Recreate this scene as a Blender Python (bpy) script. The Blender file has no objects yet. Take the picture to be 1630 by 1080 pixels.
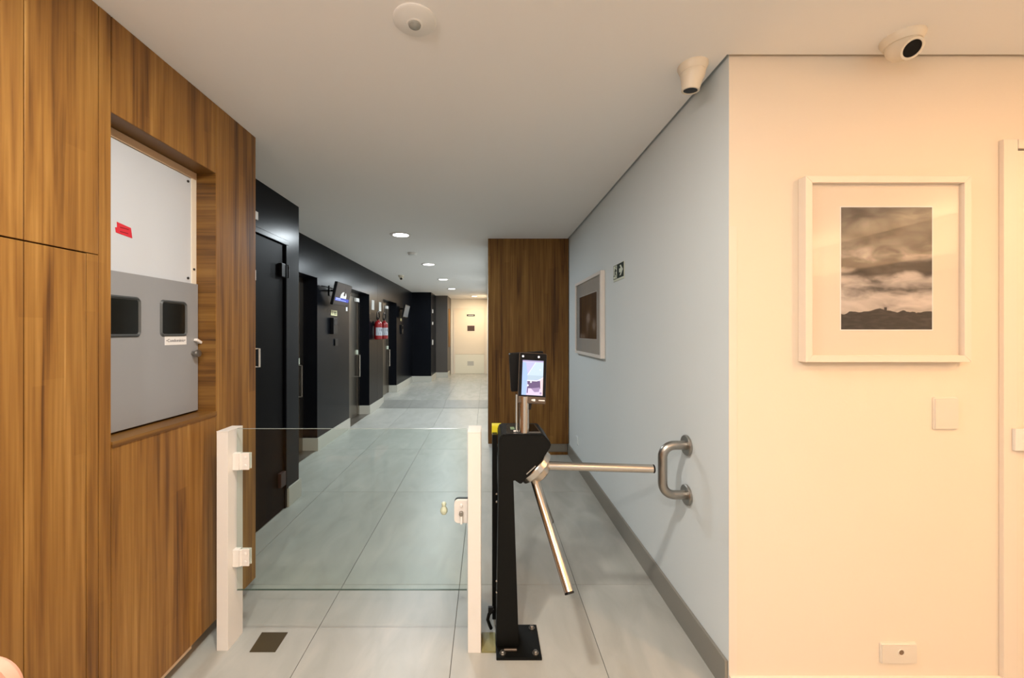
import bpy, bmesh, math, random
from mathutils import Vector, Matrix, Euler
random.seed(4)
S = bpy.context.scene
COL = S.collection

# ------------------------------------------------------------------ camera, world, lights, exposure
cam_data = bpy.data.cameras.new('camera'); cam = bpy.data.objects.new('camera', cam_data); COL.objects.link(cam)
cam.location = (0, 0, 1.40); cam.rotation_euler = (math.pi/2, 0, 0)
cam_data.sensor_width = 36.0; cam_data.lens = 640/1630*36
cam_data.shift_x = 40/1630; cam_data.shift_y = -11/1630
cam_data.clip_start = 0.02; cam_data.clip_end = 60
S.camera = cam

w = bpy.data.worlds.new('world'); S.world = w; w.use_nodes = True
w.node_tree.nodes['Background'].inputs['Color'].default_value = (1, .93, .83, 1)
w.node_tree.nodes['Background'].inputs['Strength'].default_value = 0.62    # soft fill through an opening added in the unseen wall behind the camera

CEIL = 2.464
WARM = (1.0, .53, .24); MILD = (1.0, .94, .86); COOL = (.86, .95, 1.0)
# every lamp below sits just under one of the ceiling fittings built further down
LAMPS = [  # x, y, power, colour, fitting radius
    (-0.40, 0.92, 17.0, MILD, .08),
    (1.95, 0.35, 11.5, WARM, .08),
    (0.85, -0.55, 8.5, WARM, .08),
    (-0.45, -0.95, 30.0, MILD, .08),
    (3.1, -0.9, 10.0, WARM, .08),
    (1.6, -1.9, 11.0, WARM, .08),
    (-0.94, 4.39, 19.0, COOL, .105),
    (-0.91, 6.30, 19.0, COOL, .105),
    (-0.88, 8.10, 19.0, COOL, .105),
    (-0.86, 9.85, 17.0, COOL, .105),
    (-0.37, 11.90, 18.0, (1, .78, .52), .10),
]
for i, (x, y, p, c, r) in enumerate(LAMPS):
    ld = bpy.data.lights.new('downlight_lamp', 'AREA'); ld.shape = 'DISK'; ld.size = r*1.7
    ld.energy = p; ld.color = c
    lo = bpy.data.objects.new('downlight_lamp', ld); COL.objects.link(lo); lo.location = (x, y, CEIL-.022)

# two unseen fill lamps added to brighten the ceiling (troughs built with the walls)
for (loc, size, p, c, tilt) in (((4.05, -.7, 2.02), (.10, 3.4), 46.0, (1, .64, .33), -.75), ((-1.16, -1.2, 2.02), (.10, 2.4), 34.0, (1, .92, .87), .75)):
    ld = bpy.data.lights.new('ceiling_fill_lamp', 'AREA'); ld.shape = 'RECTANGLE'; ld.size, ld.size_y = size; ld.energy = p; ld.color = c
    lo = bpy.data.objects.new('ceiling_fill_lamp', ld); COL.objects.link(lo); lo.location = loc; lo.rotation_euler = (math.pi, tilt, 0)

S.view_settings.view_transform = 'Standard'; S.view_settings.look = 'None'
S.view_settings.exposure = 0.70; S.view_settings.gamma = 1.0
S.view_settings.use_curve_mapping = False

# ------------------------------------------------------------------ materials
def base_mat(name):
    m = bpy.data.materials.new(name); m.use_nodes = True
    return m, m.node_tree, m.node_tree.nodes['Principled BSDF']
def mat(name, col, rough=.5, metal=0.0, spec=.5, bump=0.0, bscale=60, var=0.0, coat=0.0):
    m, nt, b = base_mat(name)
    b.inputs['Base Color'].default_value = (*col, 1); b.inputs['Roughness'].default_value = rough
    b.inputs['Metallic'].default_value = metal; b.inputs['Specular IOR Level'].default_value = spec
    b.inputs['Coat Weight'].default_value = coat; b.inputs['Coat Roughness'].default_value = .15
    if bump or var:
        g = nt.nodes.new('ShaderNodeNewGeometry')
        n = nt.nodes.new('ShaderNodeTexNoise'); n.inputs['Scale'].default_value = bscale; n.inputs['Detail'].default_value = 4
        nt.links.new(g.outputs['Position'], n.inputs['Vector'])
        if bump:
            bp = nt.nodes.new('ShaderNodeBump'); bp.inputs['Strength'].default_value = bump; bp.inputs['Distance'].default_value = .002
            nt.links.new(n.outputs['Fac'], bp.inputs['Height']); nt.links.new(bp.outputs['Normal'], b.inputs['Normal'])
        if var:
            n2 = nt.nodes.new('ShaderNodeTexNoise'); n2.inputs['Scale'].default_value = 3; n2.inputs['Detail'].default_value = 5
            nt.links.new(g.outputs['Position'], n2.inputs['Vector'])
            mx = nt.nodes.new('ShaderNodeMix'); mx.data_type = 'RGBA'
            mx.inputs[6].default_value = (*[c*(1-var) for c in col], 1); mx.inputs[7].default_value = (*[min(1, c*(1+var)) for c in col], 1)
            nt.links.new(n2.outputs['Fac'], mx.inputs[0]); nt.links.new(mx.outputs[2], b.inputs['Base Color'])
    return m
def emit(name, col, s):
    m, nt, b = base_mat(name)
    b.inputs['Base Color'].default_value = (.01, .01, .01, 1); b.inputs['Specular IOR Level'].default_value = .2
    b.inputs['Emission Color'].default_value = (*col, 1); b.inputs['Emission Strength'].default_value = s
    return m
def math_node(nt, op, a, b=None):
    n = nt.nodes.new('ShaderNodeMath'); n.operation = op
    for i, v in enumerate((a, b)):
        if v is None: continue
        if isinstance(v, (int, float)): n.inputs[i].default_value = v
        else: nt.links.new(v, n.inputs[i])
    return n.outputs[0]
def ramp(nt, fac, stops):
    r = nt.nodes.new('ShaderNodeValToRGB'); e = r.color_ramp.elements
    while len(e) < len(stops): e.new(.5)
    for el, (p, c) in zip(e, stops): el.position = p; el.color = (*c, 1)
    nt.links.new(fac, r.inputs[0]); return r.outputs[0]
def wood(name, horizontal=False, stave=.062, dark=1.0, rough=.42, spec=.42):
    m, nt, b = base_mat(name)
    g = nt.nodes.new('ShaderNodeNewGeometry'); s = nt.nodes.new('ShaderNodeSeparateXYZ'); nt.links.new(g.outputs['Position'], s.inputs[0])
    h = math_node(nt, 'ADD', s.outputs[0], s.outputs[1]); z = s.outputs[2]
    u, v = (z, h) if horizontal else (h, z)
    def noise(su, sv, detail, dist=0.0, off=0.0):
        c = nt.nodes.new('ShaderNodeCombineXYZ')
        nt.links.new(math_node(nt, 'MULTIPLY', u, su), c.inputs[0]); nt.links.new(math_node(nt, 'MULTIPLY', v, sv), c.inputs[1])
        c.inputs[2].default_value = off
        n = nt.nodes.new('ShaderNodeTexNoise'); n.inputs['Scale'].default_value = 1; n.inputs['Detail'].default_value = detail
        n.inputs['Distortion'].default_value = dist; nt.links.new(c.outputs[0], n.inputs['Vector']); return n.outputs['Fac']
    wob = math_node(nt, 'MULTIPLY', math_node(nt, 'SUBTRACT', noise(6, 1.1, 2), .5), .05)
    uu = math_node(nt, 'ADD', u, wob)
    def staves(wd, ln, seed):
        cell = math_node(nt, 'FLOOR', math_node(nt, 'DIVIDE', uu, wd))
        w1 = nt.nodes.new('ShaderNodeTexWhiteNoise'); w1.noise_dimensions = '1D'
        nt.links.new(math_node(nt, 'ADD', cell, seed), w1.inputs['W'])
        zc = math_node(nt, 'FLOOR', math_node(nt, 'ADD', math_node(nt, 'DIVIDE', v, ln), math_node(nt, 'MULTIPLY', w1.outputs['Value'], 9)))
        c = nt.nodes.new('ShaderNodeCombineXYZ'); nt.links.new(cell, c.inputs[0]); nt.links.new(zc, c.inputs[1]); c.inputs[2].default_value = seed
        w2 = nt.nodes.new('ShaderNodeTexWhiteNoise'); w2.noise_dimensions = '3D'; nt.links.new(c.outputs[0], w2.inputs['Vector'])
        return w2.outputs['Value']
    t = math_node(nt, 'MULTIPLY', staves(stave, 1.9, 3.0), .17)
    t = math_node(nt, 'ADD', t, math_node(nt, 'MULTIPLY', staves(stave*.61, 1.3, 8.0), .09))
    t = math_node(nt, 'ADD', t, math_node(nt, 'MULTIPLY', noise(24, .9, 6, .8), 1.15))
    t = math_node(nt, 'ADD', t, math_node(nt, 'MULTIPLY', noise(95, 1.7, 4, .4, 4.0), .72))
    t = math_node(nt, 'ADD', t, math_node(nt, 'MULTIPLY', noise(4.5, .8, 3, .6, 9.0), .60))
    t = math_node(nt, 'SUBTRACT', t, .87)
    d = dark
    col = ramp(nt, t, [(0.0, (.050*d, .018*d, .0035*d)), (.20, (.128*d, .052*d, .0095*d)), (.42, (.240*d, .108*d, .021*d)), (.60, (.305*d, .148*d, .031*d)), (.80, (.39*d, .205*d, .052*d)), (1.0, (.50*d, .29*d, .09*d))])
    nt.links.new(col, b.inputs['Base Color']); b.inputs['Roughness'].default_value = rough; b.inputs['Specular IOR Level'].default_value = spec
    bp = nt.nodes.new('ShaderNodeBump'); bp.inputs['Strength'].default_value = .12; bp.inputs['Distance'].default_value = .002
    nt.links.new(noise(120, 4, 3), bp.inputs['Height']); nt.links.new(bp.outputs['Normal'], b.inputs['Normal'])
    return m
def tile_mat(name, cols, rough):
    m, nt, b = base_mat(name)
    g = nt.nodes.new('ShaderNodeNewGeometry'); oi = nt.nodes.new('ShaderNodeObjectInfo')
    add = nt.nodes.new('ShaderNodeVectorMath'); add.operation = 'MULTIPLY_ADD'
    nt.links.new(g.outputs['Position'], add.inputs[0]); add.inputs[1].default_value = (4.2, 1.5, 1)
    sc = nt.nodes.new('ShaderNodeVectorMath'); sc.operation = 'SCALE'; sc.inputs[0].default_value = (17, 9, 31)
    nt.links.new(oi.outputs['Random'], sc.inputs['Scale']); nt.links.new(sc.outputs[0], add.inputs[2])
    n = nt.nodes.new('ShaderNodeTexNoise'); n.inputs['Scale'].default_value = 1.7; n.inputs['Detail'].default_value = 7; n.inputs['Distortion'].default_value = .9
    nt.links.new(add.outputs[0], n.inputs['Vector'])
    tone = math_node(nt, 'ADD', n.outputs['Fac'], math_node(nt, 'MULTIPLY', math_node(nt, 'SUBTRACT', oi.outputs['Random'], .5), .015))
    nt.links.new(ramp(nt, tone, cols), b.inputs['Base Color'])
    b.inputs['Roughness'].default_value = rough
    n2 = nt.nodes.new('ShaderNodeTexNoise'); n2.inputs['Scale'].default_value = 9; nt.links.new(g.outputs['Position'], n2.inputs['Vector'])
    bp = nt.nodes.new('ShaderNodeBump'); bp.inputs['Strength'].default_value = .04; bp.inputs['Distance'].default_value = .002
    nt.links.new(n2.outputs['Fac'], bp.inputs['Height']); nt.links.new(bp.outputs['Normal'], b.inputs['Normal'])
    return m
def glass_mat(name, tint, ior=1.45):
    m, nt, b = base_mat(name); nt.nodes.remove(b)
    out = nt.nodes['Material Output']
    tr = nt.nodes.new('ShaderNodeBsdfTransparent'); tr.inputs[0].default_value = (*tint, 1)
    gl = nt.nodes.new('ShaderNodeBsdfGlossy'); gl.inputs['Roughness'].default_value = .0
    lw = nt.nodes.new('ShaderNodeLayerWeight'); lw.inputs[0].default_value = .5
    f = math_node(nt, 'ADD', math_node(nt, 'MULTIPLY', math_node(nt, 'POWER', lw.outputs['Facing'], 5), .96), .022)
    mx = nt.nodes.new('ShaderNodeMixShader'); nt.links.new(f, mx.inputs[0])
    nt.links.new(tr.outputs[0], mx.inputs[1]); nt.links.new(gl.outputs[0], mx.inputs[2]); nt.links.new(mx.outputs[0], out.inputs[0])
    return m
def brushed(name, col, rough=.28):
    m, nt, b = base_mat(name)
    b.inputs['Base Color'].default_value = (*col, 1); b.inputs['Metallic'].default_value = 1; b.inputs['Roughness'].default_value = rough
    b.inputs['Anisotropic'].default_value = .4
    return m

M = dict(
    wall_cream=mat('cream_plaster', (.77, .675, .55), .75, bump=.15, bscale=90),
    wall_white=mat('painted_plaster', (.82, .80, .77), .75, bump=.15, bscale=90),
    wall_side=mat('side_wall_paint', (.67, .735, .755), .7, bump=.12, bscale=90),
    ceiling=mat('ceiling_paint', (.85, .835, .81), .85, bump=.05, bscale=70),
    black_wall=mat('black_gloss_paint', (.0042, .0050, .0072), .28, spec=.09, var=.25, bump=.06, bscale=30),
    black_door=mat('black_door_paint', (.002, .002, .0026), .45, spec=.05),
    black=mat('black_powder_coat', (.0030, .003, .0024), .45, spec=.18),
    black_plastic=mat('black_plastic', (.004, .004, .0045), .4, spec=.25),
    black_gloss=mat('black_gloss', (.004, .004, .005), .10, spec=.22),
    hole=mat('dark_gap', (.004, .004, .004), .9),
    steel=brushed('brushed_steel', (.58, .54, .49), .25),
    steel_dark=brushed('dull_steel', (.36, .34, .31), .35),
    elevator=brushed('elevator_steel', (.30, .27, .23), .32),
    skirting=mat('skirting_tile', (.50, .49, .43), .35, var=.08),
    skirting_side=mat('side_skirting', (.22, .21, .18), .4, var=.1),
    grout=mat('grout', (.10, .10, .09), .9),
    white_metal=mat('white_enamel', (.76, .73, .69), .35),
    white_plastic=mat('white_plastic', (.80, .79, .76), .35),
    cream_plastic=mat('cream_plastic', (.74, .66, .53), .4),
    white_paper=mat('white_paper', (.80, .80, .80), .7),
    frame_white=mat('frame_lacquer', (.77, .68, .575), .4),
    mat_board=mat('passe_partout', (.74, .66, .55), .85),
    mat_grey=mat('grey_passe_partout', (.50, .50, .47), .85),
    door_white=mat('door_lacquer', (.78, .69, .58), .45),
    door_cream=mat('cream_door', (.78, .69, .56), .5),
    panel_white=mat('white_laminate', (.60, .65, .71), .5),
    panel_grey=mat('grey_enamel', (.29, .305, .325), .42, bump=.03, bscale=300),
    rubber=mat('grey_rubber', (.06, .07, .075), .45),
    dark_window=mat('meter_window', (.010, .010, .008), .12),
    red=mat('red_tape', (.65, .03, .05), .5),
    red_paint=mat('red_paint', (.22, .006, .008), .3),
    wood_raw=mat('raw_wood', (.50, .36, .23), .7, var=.15),
    yellow=mat('yellow_tape', (.75, .66, .02), .5),
    olive=mat('olive_plastic', (.22, .21, .09), .5, var=.5),
    brass=mat('brown_cover', (.060, .042, .014), .55, var=.3, metal=.3),
    bezel=mat('bronze_bezel', (.10, .072, .05), .35, metal=.5),
    salmon=mat('salmon_plastic', (.62, .34, .25), .5, bump=.2, bscale=120, var=.15),
    green=mat('sign_green', (.004, .014, .006), .6, spec=.2),
    sign_glow=mat('sign_pale', (.60, .66, .54), .5),
    sign_yellow=mat('sign_yellow', (.72, .70, .40), .5),
    ink=mat('ink', (.02, .02, .02), .7),
    grey_ink=mat('grey_ink', (.12, .12, .14), .7),
    edge_light=mat('polished_glass_edge', (.32, .37, .35), .2),
    edge_dark=mat('green_glass_edge', (.05, .075, .06), .2),
    glass=glass_mat('gate_glass', (.93, .965, .95)),
    picture_glass=glass_mat('picture_glass', (.99, .99, .99)),
    wood=wood('walnut_laminate', dark=.92),
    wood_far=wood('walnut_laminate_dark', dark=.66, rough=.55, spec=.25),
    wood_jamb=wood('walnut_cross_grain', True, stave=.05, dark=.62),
    lamp=emit('downlight_glow', (1, 1, 1), 9.0),
    lamp_warm=emit('warm_downlight_glow', (1, .86, .66), 8.0),
)
TILE = [(0.0, (.29, .288, .255)), (.36, (.345, .35, .318)), (.56, (.385, .39, .36)), (.8, (.44, .435, .395))]
M['tile'] = tile_mat('porcelain_tile', TILE, .37)
M['tile_far'] = tile_mat('polished_tile', [(p, tuple(c*1.02 for c in k)) for p, k in TILE], .22)
M['tile_ramp'] = tile_mat('ramp_tile', [(p, tuple(c*.55 for c in k)) for p, k in TILE], .45)  # darkened floor tone: the slope's dim reflection put into the colour

# ------------------------------------------------------------------ helpers
def box(bm, x0, x1, y0, y1, z0, z1, bev=0.0, seg=2):
    vs = [bm.verts.new((x, y, z)) for x in (x0, x1) for y in (y0, y1) for z in (z0, z1)]
    f = []
    for q in ((0, 1, 3, 2), (4, 6, 7, 5), (0, 4, 5, 1), (2, 3, 7, 6), (0, 2, 6, 4), (1, 5, 7, 3)):
        f.append(bm.faces.new([vs[i] for i in q]))
    if bev > 0:
        es = {e for a in f for e in a.edges}
        bmesh.ops.bevel(bm, geom=list(es), offset=bev, segments=seg, affect='EDGES', profile=.6)
def prism(bm, pts, axis, a, b):
    """closed polygon pts (2D) extruded along axis from a to b; axis 'y': pts=(x,z); 'x': pts=(y,z); 'z': pts=(x,y)"""
    def P(p, t):
        return {'y': (p[0], t, p[1]), 'x': (t, p[0], p[1]), 'z': (p[0], p[1], t)}[axis]
    A = [bm.verts.new(P(p, a)) for p in pts]; B = [bm.verts.new(P(p, b)) for p in pts]
    n = len(pts); fs = [bm.faces.new(A), bm.faces.new(B[::-1])]
    for i in range(n): fs.append(bm.faces.new((A[i], B[i], B[(i+1) % n], A[(i+1) % n])))
    bmesh.ops.recalc_face_normals(bm, faces=fs)
    return fs
def rounded(x0, x1, z0, z1, r, n=5, corners=(1, 1, 1, 1)):
    out = []
    for k, (cx, cz, a0, on) in enumerate(((x1-r, z1-r, 0, corners[0]), (x0+r, z1-r, 90, corners[1]), (x0+r, z0+r, 180, corners[2]), (x1-r, z0+r, 270, corners[3]))):
        if not on:
            out.append(((x1, z1), (x0, z1), (x0, z0), (x1, z0))[k]); continue
        for i in range(n+1):
            t = math.radians(a0+90*i/n); out.append((cx+r*math.cos(t), cz+r*math.sin(t)))
    return out
def cyl(bm, c, axis, length, r0, r1=None, n=28, bev=0.0):
    r1 = r0 if r1 is None else r1
    ax = Vector(axis).normalized(); q = Vector((0, 0, 1)).rotation_difference(ax); c = Vector(c)
    prof = [(0, 0), (r0-bev, 0), (r0, bev), (r1, length-bev), (r1-bev, length), (0, length)] if bev else [(0, 0), (r0, 0), (r1, length), (0, length)]
    lathe(bm, prof, c, q, n)
def lathe(bm, prof, c=(0, 0, 0), q=None, n=28):
    c = Vector(c); rings = []
    for r, h in prof:
        if r < 1e-6:
            p = Vector((0, 0, h)); p = q @ p if q else p
            rings.append([bm.verts.new(p+c)])
        else:
            ring = []
            for i in range(n):
                t = 2*math.pi*i/n; p = Vector((r*math.cos(t), r*math.sin(t), h)); p = q @ p if q else p
                ring.append(bm.verts.new(p+c))
            rings.append(ring)
    for a, b in zip(rings, rings[1:]):
        for i in range(n):
            j = (i+1) % n
            if len(a) == 1 and len(b) == 1: continue
            if len(a) == 1: bm.faces.new((a[0], b[i], b[j]))
            elif len(b) == 1: bm.faces.new((a[i], a[j], b[0]))
            else: bm.faces.new((a[i], a[j], b[j], b[i]))
def tube(bm, pts, r, n=16, cap=True):
    pts = [Vector(p) for p in pts]; up = None; rings = []
    for i, p in enumerate(pts):
        d = (pts[min(i+1, len(pts)-1)]-pts[max(i-1, 0)]).normalized()
        if up is None: up = d.orthogonal().normalized()
        up = (up-d*up.dot(d)).normalized(); sd = d.cross(up)
        rings.append([bm.verts.new(p+r*(math.cos(2*math.pi*k/n)*up+math.sin(2*math.pi*k/n)*sd)) for k in range(n)])
    for a, b in zip(rings, rings[1:]):
        for k in range(n): bm.faces.new((a[k], a[(k+1) % n], b[(k+1) % n], b[k]))
    if cap: bm.faces.new(rings[0][::-1]); bm.faces.new(rings[-1])
def arc(c, u, v, r, a0, a1, n=8):
    c, u, v = Vector(c), Vector(u), Vector(v)
    return [c+r*(math.cos(math.radians(a0+(a1-a0)*i/n))*u+math.sin(math.radians(a0+(a1-a0)*i/n))*v) for i in range(n+1)]
def obj(name, bm, m, parent=None, smooth=False, xf=None, sharp=40):
    if xf is not None: bmesh.ops.transform(bm, matrix=xf, verts=bm.verts)
    bmesh.ops.recalc_face_normals(bm, faces=bm.faces)
    me = bpy.data.meshes.new(name); bm.to_mesh(me); bm.free()
    me.materials.append(M[m] if isinstance(m, str) else m)
    if smooth:
        for p in me.polygons: p.use_smooth = True
        me.set_sharp_from_angle(angle=math.radians(sharp))
    o = bpy.data.objects.new(name, me); COL.objects.link(o)
    if smooth:
        wn = o.modifiers.new('weighted_normal', 'WEIGHTED_NORMAL'); wn.keep_sharp = True; wn.weight = 90
    if parent is not None: put(o, parent)
    return o
def put(o, parent):
    o.parent = parent
    o.matrix_parent_inverse = Matrix.Translation(-parent.location)   # meshes are modelled in world space; only the Empties are moved
def bx(name, m, parent, *b, bev=0.0, xf=None):
    bm = bmesh.new(); box(bm, *b, bev=bev); return obj(name, bm, m, parent, smooth=bev >= .0018, xf=xf)
def thing(name, label, cat, loc=(0, 0, 0), group=None):
    o = bpy.data.objects.new(name, None); COL.objects.link(o); o.location = loc; o.empty_display_size = .1
    o['label'] = label; o['category'] = cat
    if group: o['group'] = group
    return o
def tag(o, label, cat, group=None):
    o['label'] = label; o['category'] = cat
    if group: o['group'] = group
    return o
def struct(o, label=None):
    o['kind'] = 'structure'
    if label: o['label'] = label; 
    return o
def boxes(name, m, lst, parent=None):
    bm = bmesh.new()
    for b in lst: box(bm, *b)
    return obj(name, bm, m, parent)
def text_mesh(name, s, size, m, parent, mat4, depth=.0006, align='CENTER'):
    cu = bpy.data.curves.new(name, 'FONT'); cu.body = s; cu.size = size; cu.align_x = align; cu.align_y = 'CENTER'; cu.extrude = depth
    cu.resolution_u = 3
    t = bpy.data.objects.new(name, cu); COL.objects.link(t)
    dg = bpy.context.evaluated_depsgraph_get(); me = bpy.data.meshes.new_from_object(t.evaluated_get(dg))
    bpy.data.objects.remove(t); me.transform(mat4); me.materials.clear(); me.materials.append(M[m])
    o = bpy.data.objects.new(name, me); COL.objects.link(o)
    if parent: put(o, parent)
    return o
def face_x(sign, loc):   # text / flat art lying on a plane of constant x, read from the +x (sign 1) or -x (sign -1) side
    R = Matrix(((0, 0, 1), (1, 0, 0), (0, 1, 0))) if sign > 0 else Matrix(((0, 0, -1), (-1, 0, 0), (0, 1, 0)))
    return Matrix.Translation(loc) @ R.to_4x4()
def face_my(loc):        # read from the -y side
    return Matrix.Translation(loc) @ Matrix(((1, 0, 0), (0, 0, -1), (0, 1, 0))).to_4x4()
def flat(pts, z0=0.0, z1=.0006):
    bm = bmesh.new(); prism(bm, pts, 'z', z0, z1); return bm
def disc_pts(cx, cy, r, n=16, sx=1, sy=1): return [(cx+r*sx*math.cos(2*math.pi*i/n), cy+r*sy*math.sin(2*math.pi*i/n)) for i in range(n)]

# ------------------------------------------------------------------ floor
XL = -1.263      # face of the timber panelling
XR = .936        # face of the corridor's right wall
YF = 1.556       # face of the wall with the landscape picture
fl = struct(boxes('floor', 'grout', [(-2.6, 4.3, -3.1, 7.40, -.12, -.004)]), 'pale porcelain floor of large tiles')
G = .0014
def tile(x0, x1, y0, y1, m, parent=fl):
    return bx('floor_tile', m, parent, x0+G, x1-G, y0+G, y1-G, -.004, 0, bev=.0006)
xe = [-.151+.645*k for k in range(-4, 8)]
ye = [2.229+1.29*k for k in range(-4, 5)]
for j in range(len(ye)-1):
    for i in range(len(xe)-1):
        x0, x1 = max(xe[i], -2.4), min(xe[i+1], 4.2)
        if ye[j] > 1.6 and x0 > .95: continue
        if ye[j] < 2.0 and x1 < -1.5: continue
        tile(x0, x1, ye[j], ye[j+1], 'tile')
# gentle ramp up to the far part of the corridor
UP = .072
rp = bmesh.new(); prism(rp, [(7.392, -.12), (7.392, 0), (7.86, UP-.004), (7.86, -.12)], 'x', -2.4, .3)
ramp_o = struct(obj('floor_ramp', rp, 'grout'), 'short tiled ramp across the corridor')
for i in range(len(xe)-1):
    x0, x1 = max(xe[i], -2.4), min(xe[i+1], .3)
    if x1-x0 < .05: continue
    bm = bmesh.new(); prism(bm, [(7.392+G, .0), (7.392+G, .004), (7.86, UP), (7.86, UP-.004)], 'x', x0+G, x1-G)
    obj('ramp_tile', bm, 'tile_ramp', ramp_o)
fu = struct(boxes('floor_upper', 'grout', [(-2.6, .3, 7.86, 13.2, -.12, UP-.004)]), 'raised glossier floor at the far end')
yu = [7.86+1.29*k for k in range(5)]
for j in range(4):
    for i in range(len(xe)-1):
        x0, x1 = max(xe[i], -2.4), min(xe[i+1], .3)
        if x1-x0 < .05: continue
        bx('floor_tile', 'tile_far', fu, x0+G, x1-G, yu[j]+G, yu[j+1]-G, UP-.004, UP, bev=.0006)

# ------------------------------------------------------------------ ceiling (drop ceiling with a shadow gap along the walls)
cl = struct(boxes('ceiling', 'ceiling', [
    (-2.6, XR-.016, -3.0, 7.30, CEIL, CEIL+.03), (XR-.016, 4.2, -3.0, YF-.016, CEIL, CEIL+.03),
    (-2.6, .3, 7.304, 13.0, CEIL+.0015, CEIL+.03), (-2.7, 4.3, -3.1, 13.2, CEIL+.075, CEIL+.12)]), 'smooth white plaster drop ceiling')

# ------------------------------------------------------------------ walls
TOP = CEIL+.075
# timber wall on the left, with a niche
N0, N1, NZ0, NZ1 = 1.352, 1.875, 1.030, 2.140
wl = struct(boxes('wall_left', 'hole', [
    (-1.60, -1.40, -3.0, 2.190, 0, TOP),
    (-1.40, XL-.021, -3.0, N0-.02, .06, TOP), (-1.40, XL-.021, N1+.02, 2.190, .06, TOP),
    (-1.40, XL-.021, N0-.02, N1+.02, .06, NZ0-.02), (-1.40, XL-.021, N0-.02, N1+.02, NZ1+.02, TOP)]), 'walnut panelled wall with a recessed niche')
def wpanel(y0, y1, z0, z1): return bx('wood_panel', 'wood', wl, XL-.020, XL, y0+.0012, y1-.0012, z0+.0012, z1-.0012, bev=.0012)
PB = .058
wpanel(-3.0, 1.097, PB, 1.649); wpanel(-3.0, 1.097, 1.651, CEIL)
wpanel(1.097, 1.268, PB, 1.649); wpanel(1.097, 1.308, 1.651, CEIL)
wpanel(1.268, 1.308, PB, 1.651)
wpanel(1.308, N0, PB, CEIL)
wpanel(N0, N1, NZ1, CEIL); wpanel(N0, N1, PB, NZ0); wpanel(N1, 2.197, PB, CEIL)
bx('end_board', 'wood', wl, -1.60, XL-.021, 2.190, 2.197, PB, CEIL)
bx('bottom_edge', 'wood_raw', wl, XL-.018, XL-.001, -3.0, 1.72, PB-.012, PB+.0005)
bx('toe_board', 'wood_raw', wl, -1.40, XL-.055, -3.0, 2.18, 0, .06)
bx('niche_jamb', 'wood_jamb', wl, -1.40, XL-.002, N1, N1+.019, NZ0, NZ1)
bx('niche_jamb', 'wood_jamb', wl, -1.40, XL-.002, N0-.019, N0, NZ0, NZ1)
bx('niche_head', 'wood_jamb', wl, -1.40, XL-.002, N0, N1, NZ1, NZ1+.019)
bx('niche_sill', 'wood_jamb', wl, -1.40, XL+.004, N0, N1, NZ0-.019, NZ0)

# corridor's dark left wall: door bay, lift recesses, piers
def pier(y0, y1, x=-2.0, z0=0.0): return (-2.6, x, y0, y1, z0, TOP)
XD = -1.60
OPEN = [(3.42, 4.74), (5.84, 6.84), (7.74, 8.90)]
bay = [(-2.6, XD-.05, 2.197, 3.42, 0, TOP), (XD-.05, XD, 3.19, 3.42, 0, TOP), (XD-.05, XD, 2.197, 3.19, 2.10, TOP), (XD-.05, XD, 2.197, 2.26, 0, 2.10)]
struct(boxes('wall_left_bay', 'black_wall', bay), 'black wall bay holding the service door')
parts = [pier(4.74, 5.84), pier(6.84, 7.345), pier(7.351, 7.74), pier(8.90, 10.75)]
for a, b in OPEN:
    parts += [(-2.6, -2.0, a, b, 2.04, TOP), (-2.6, -2.22, a, b, 0, 2.04)]
parts += [(-2.6, -2.008, 7.344, 7.352, 0, TOP)]
struct(boxes('wall_left_return', 'black_wall', [(-2.6, -1.49, 10.75, 11.75, 0, TOP)]), 'black wall stepping out near the end of the corridor')
wh = struct(boxes('wall_left_corridor', 'black_wall', parts), 'black painted corridor wall with lift recesses')
struct(boxes('wall_left_corridor_end', mat('taupe_paint', (.075, .062, .052), .5), [(-2.6, -1.15, 11.75, 12.85, 0, TOP)]), 'taupe wall return near the end of the corridor')
# skirting around the piers
def skirt(lst, name, m='skirting'): return struct(boxes(name, m, lst))
t = .016
sk = [(XD, XD+t, 3.22, 3.42+t, 0, .15), (XD-.5, XD, 3.42, 3.42+t, 0, .15)]
for a, b in ((4.74, 5.84), (6.84, 7.74), (8.90, 10.75)):
    z = UP if a > 8 else 0
    sk += [(-2.2, -2.0+t, a-t, a, z, .15+z), (-2.0, -2.0+t, a, b, z, .15+z)]
sk += [(-2.0, -1.49+t, 10.75-t, 10.75, UP, UP+.15), (-1.49, -1.49+t, 10.75, 11.75, UP, UP+.15), (-1.49, -1.15+t, 11.75-t, 11.75, UP, UP+.15), (-1.15, -1.15+t, 11.75, 12.3, UP, UP+.15)]
skirt(sk, 'baseboard_left')
# end wall, right walls, lobby shell
EW = 12.85
struct(boxes('wall_end', mat('end_wall_paint', (.80, .74, .64), .7), [(-2.6, .5, EW, EW+.15, 0, TOP)]), 'cream wall closing the corridor')
struct(boxes('wall_right_far', 'wall_white', [(.020, .30, 4.9, EW, 0, TOP)]), 'far corridor right wall')
struct(boxes('wall_right', 'wall_side', [(XR, XR+.12, YF+.12, 5.0, 0, TOP), (XR, XR+.12, YF, YF+.12, 0, TOP)]), 'pale grey corridor wall on the right')
DX0 = 2.037
struct(boxes('wall_front', 'wall_cream', [(XR+.001, DX0-.005, YF-.0012, YF+.12, 0, TOP), (2.90, 4.2, YF, YF+.12, 0, TOP), (DX0-.005, 2.90, YF, YF+.12, 2.108, TOP)]), 'cream lit wall with the landscape picture')
struct(boxes('wall_back', 'wall_white', [(-1.7, -1.0, -3.12, -3.0, 0, TOP), (3.9, 4.3, -3.12, -3.0, 0, TOP), (-1.0, 3.9, -3.12, -3.0, 2.30, TOP)]))  # wide opening added here to let the world's fill light in
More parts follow.
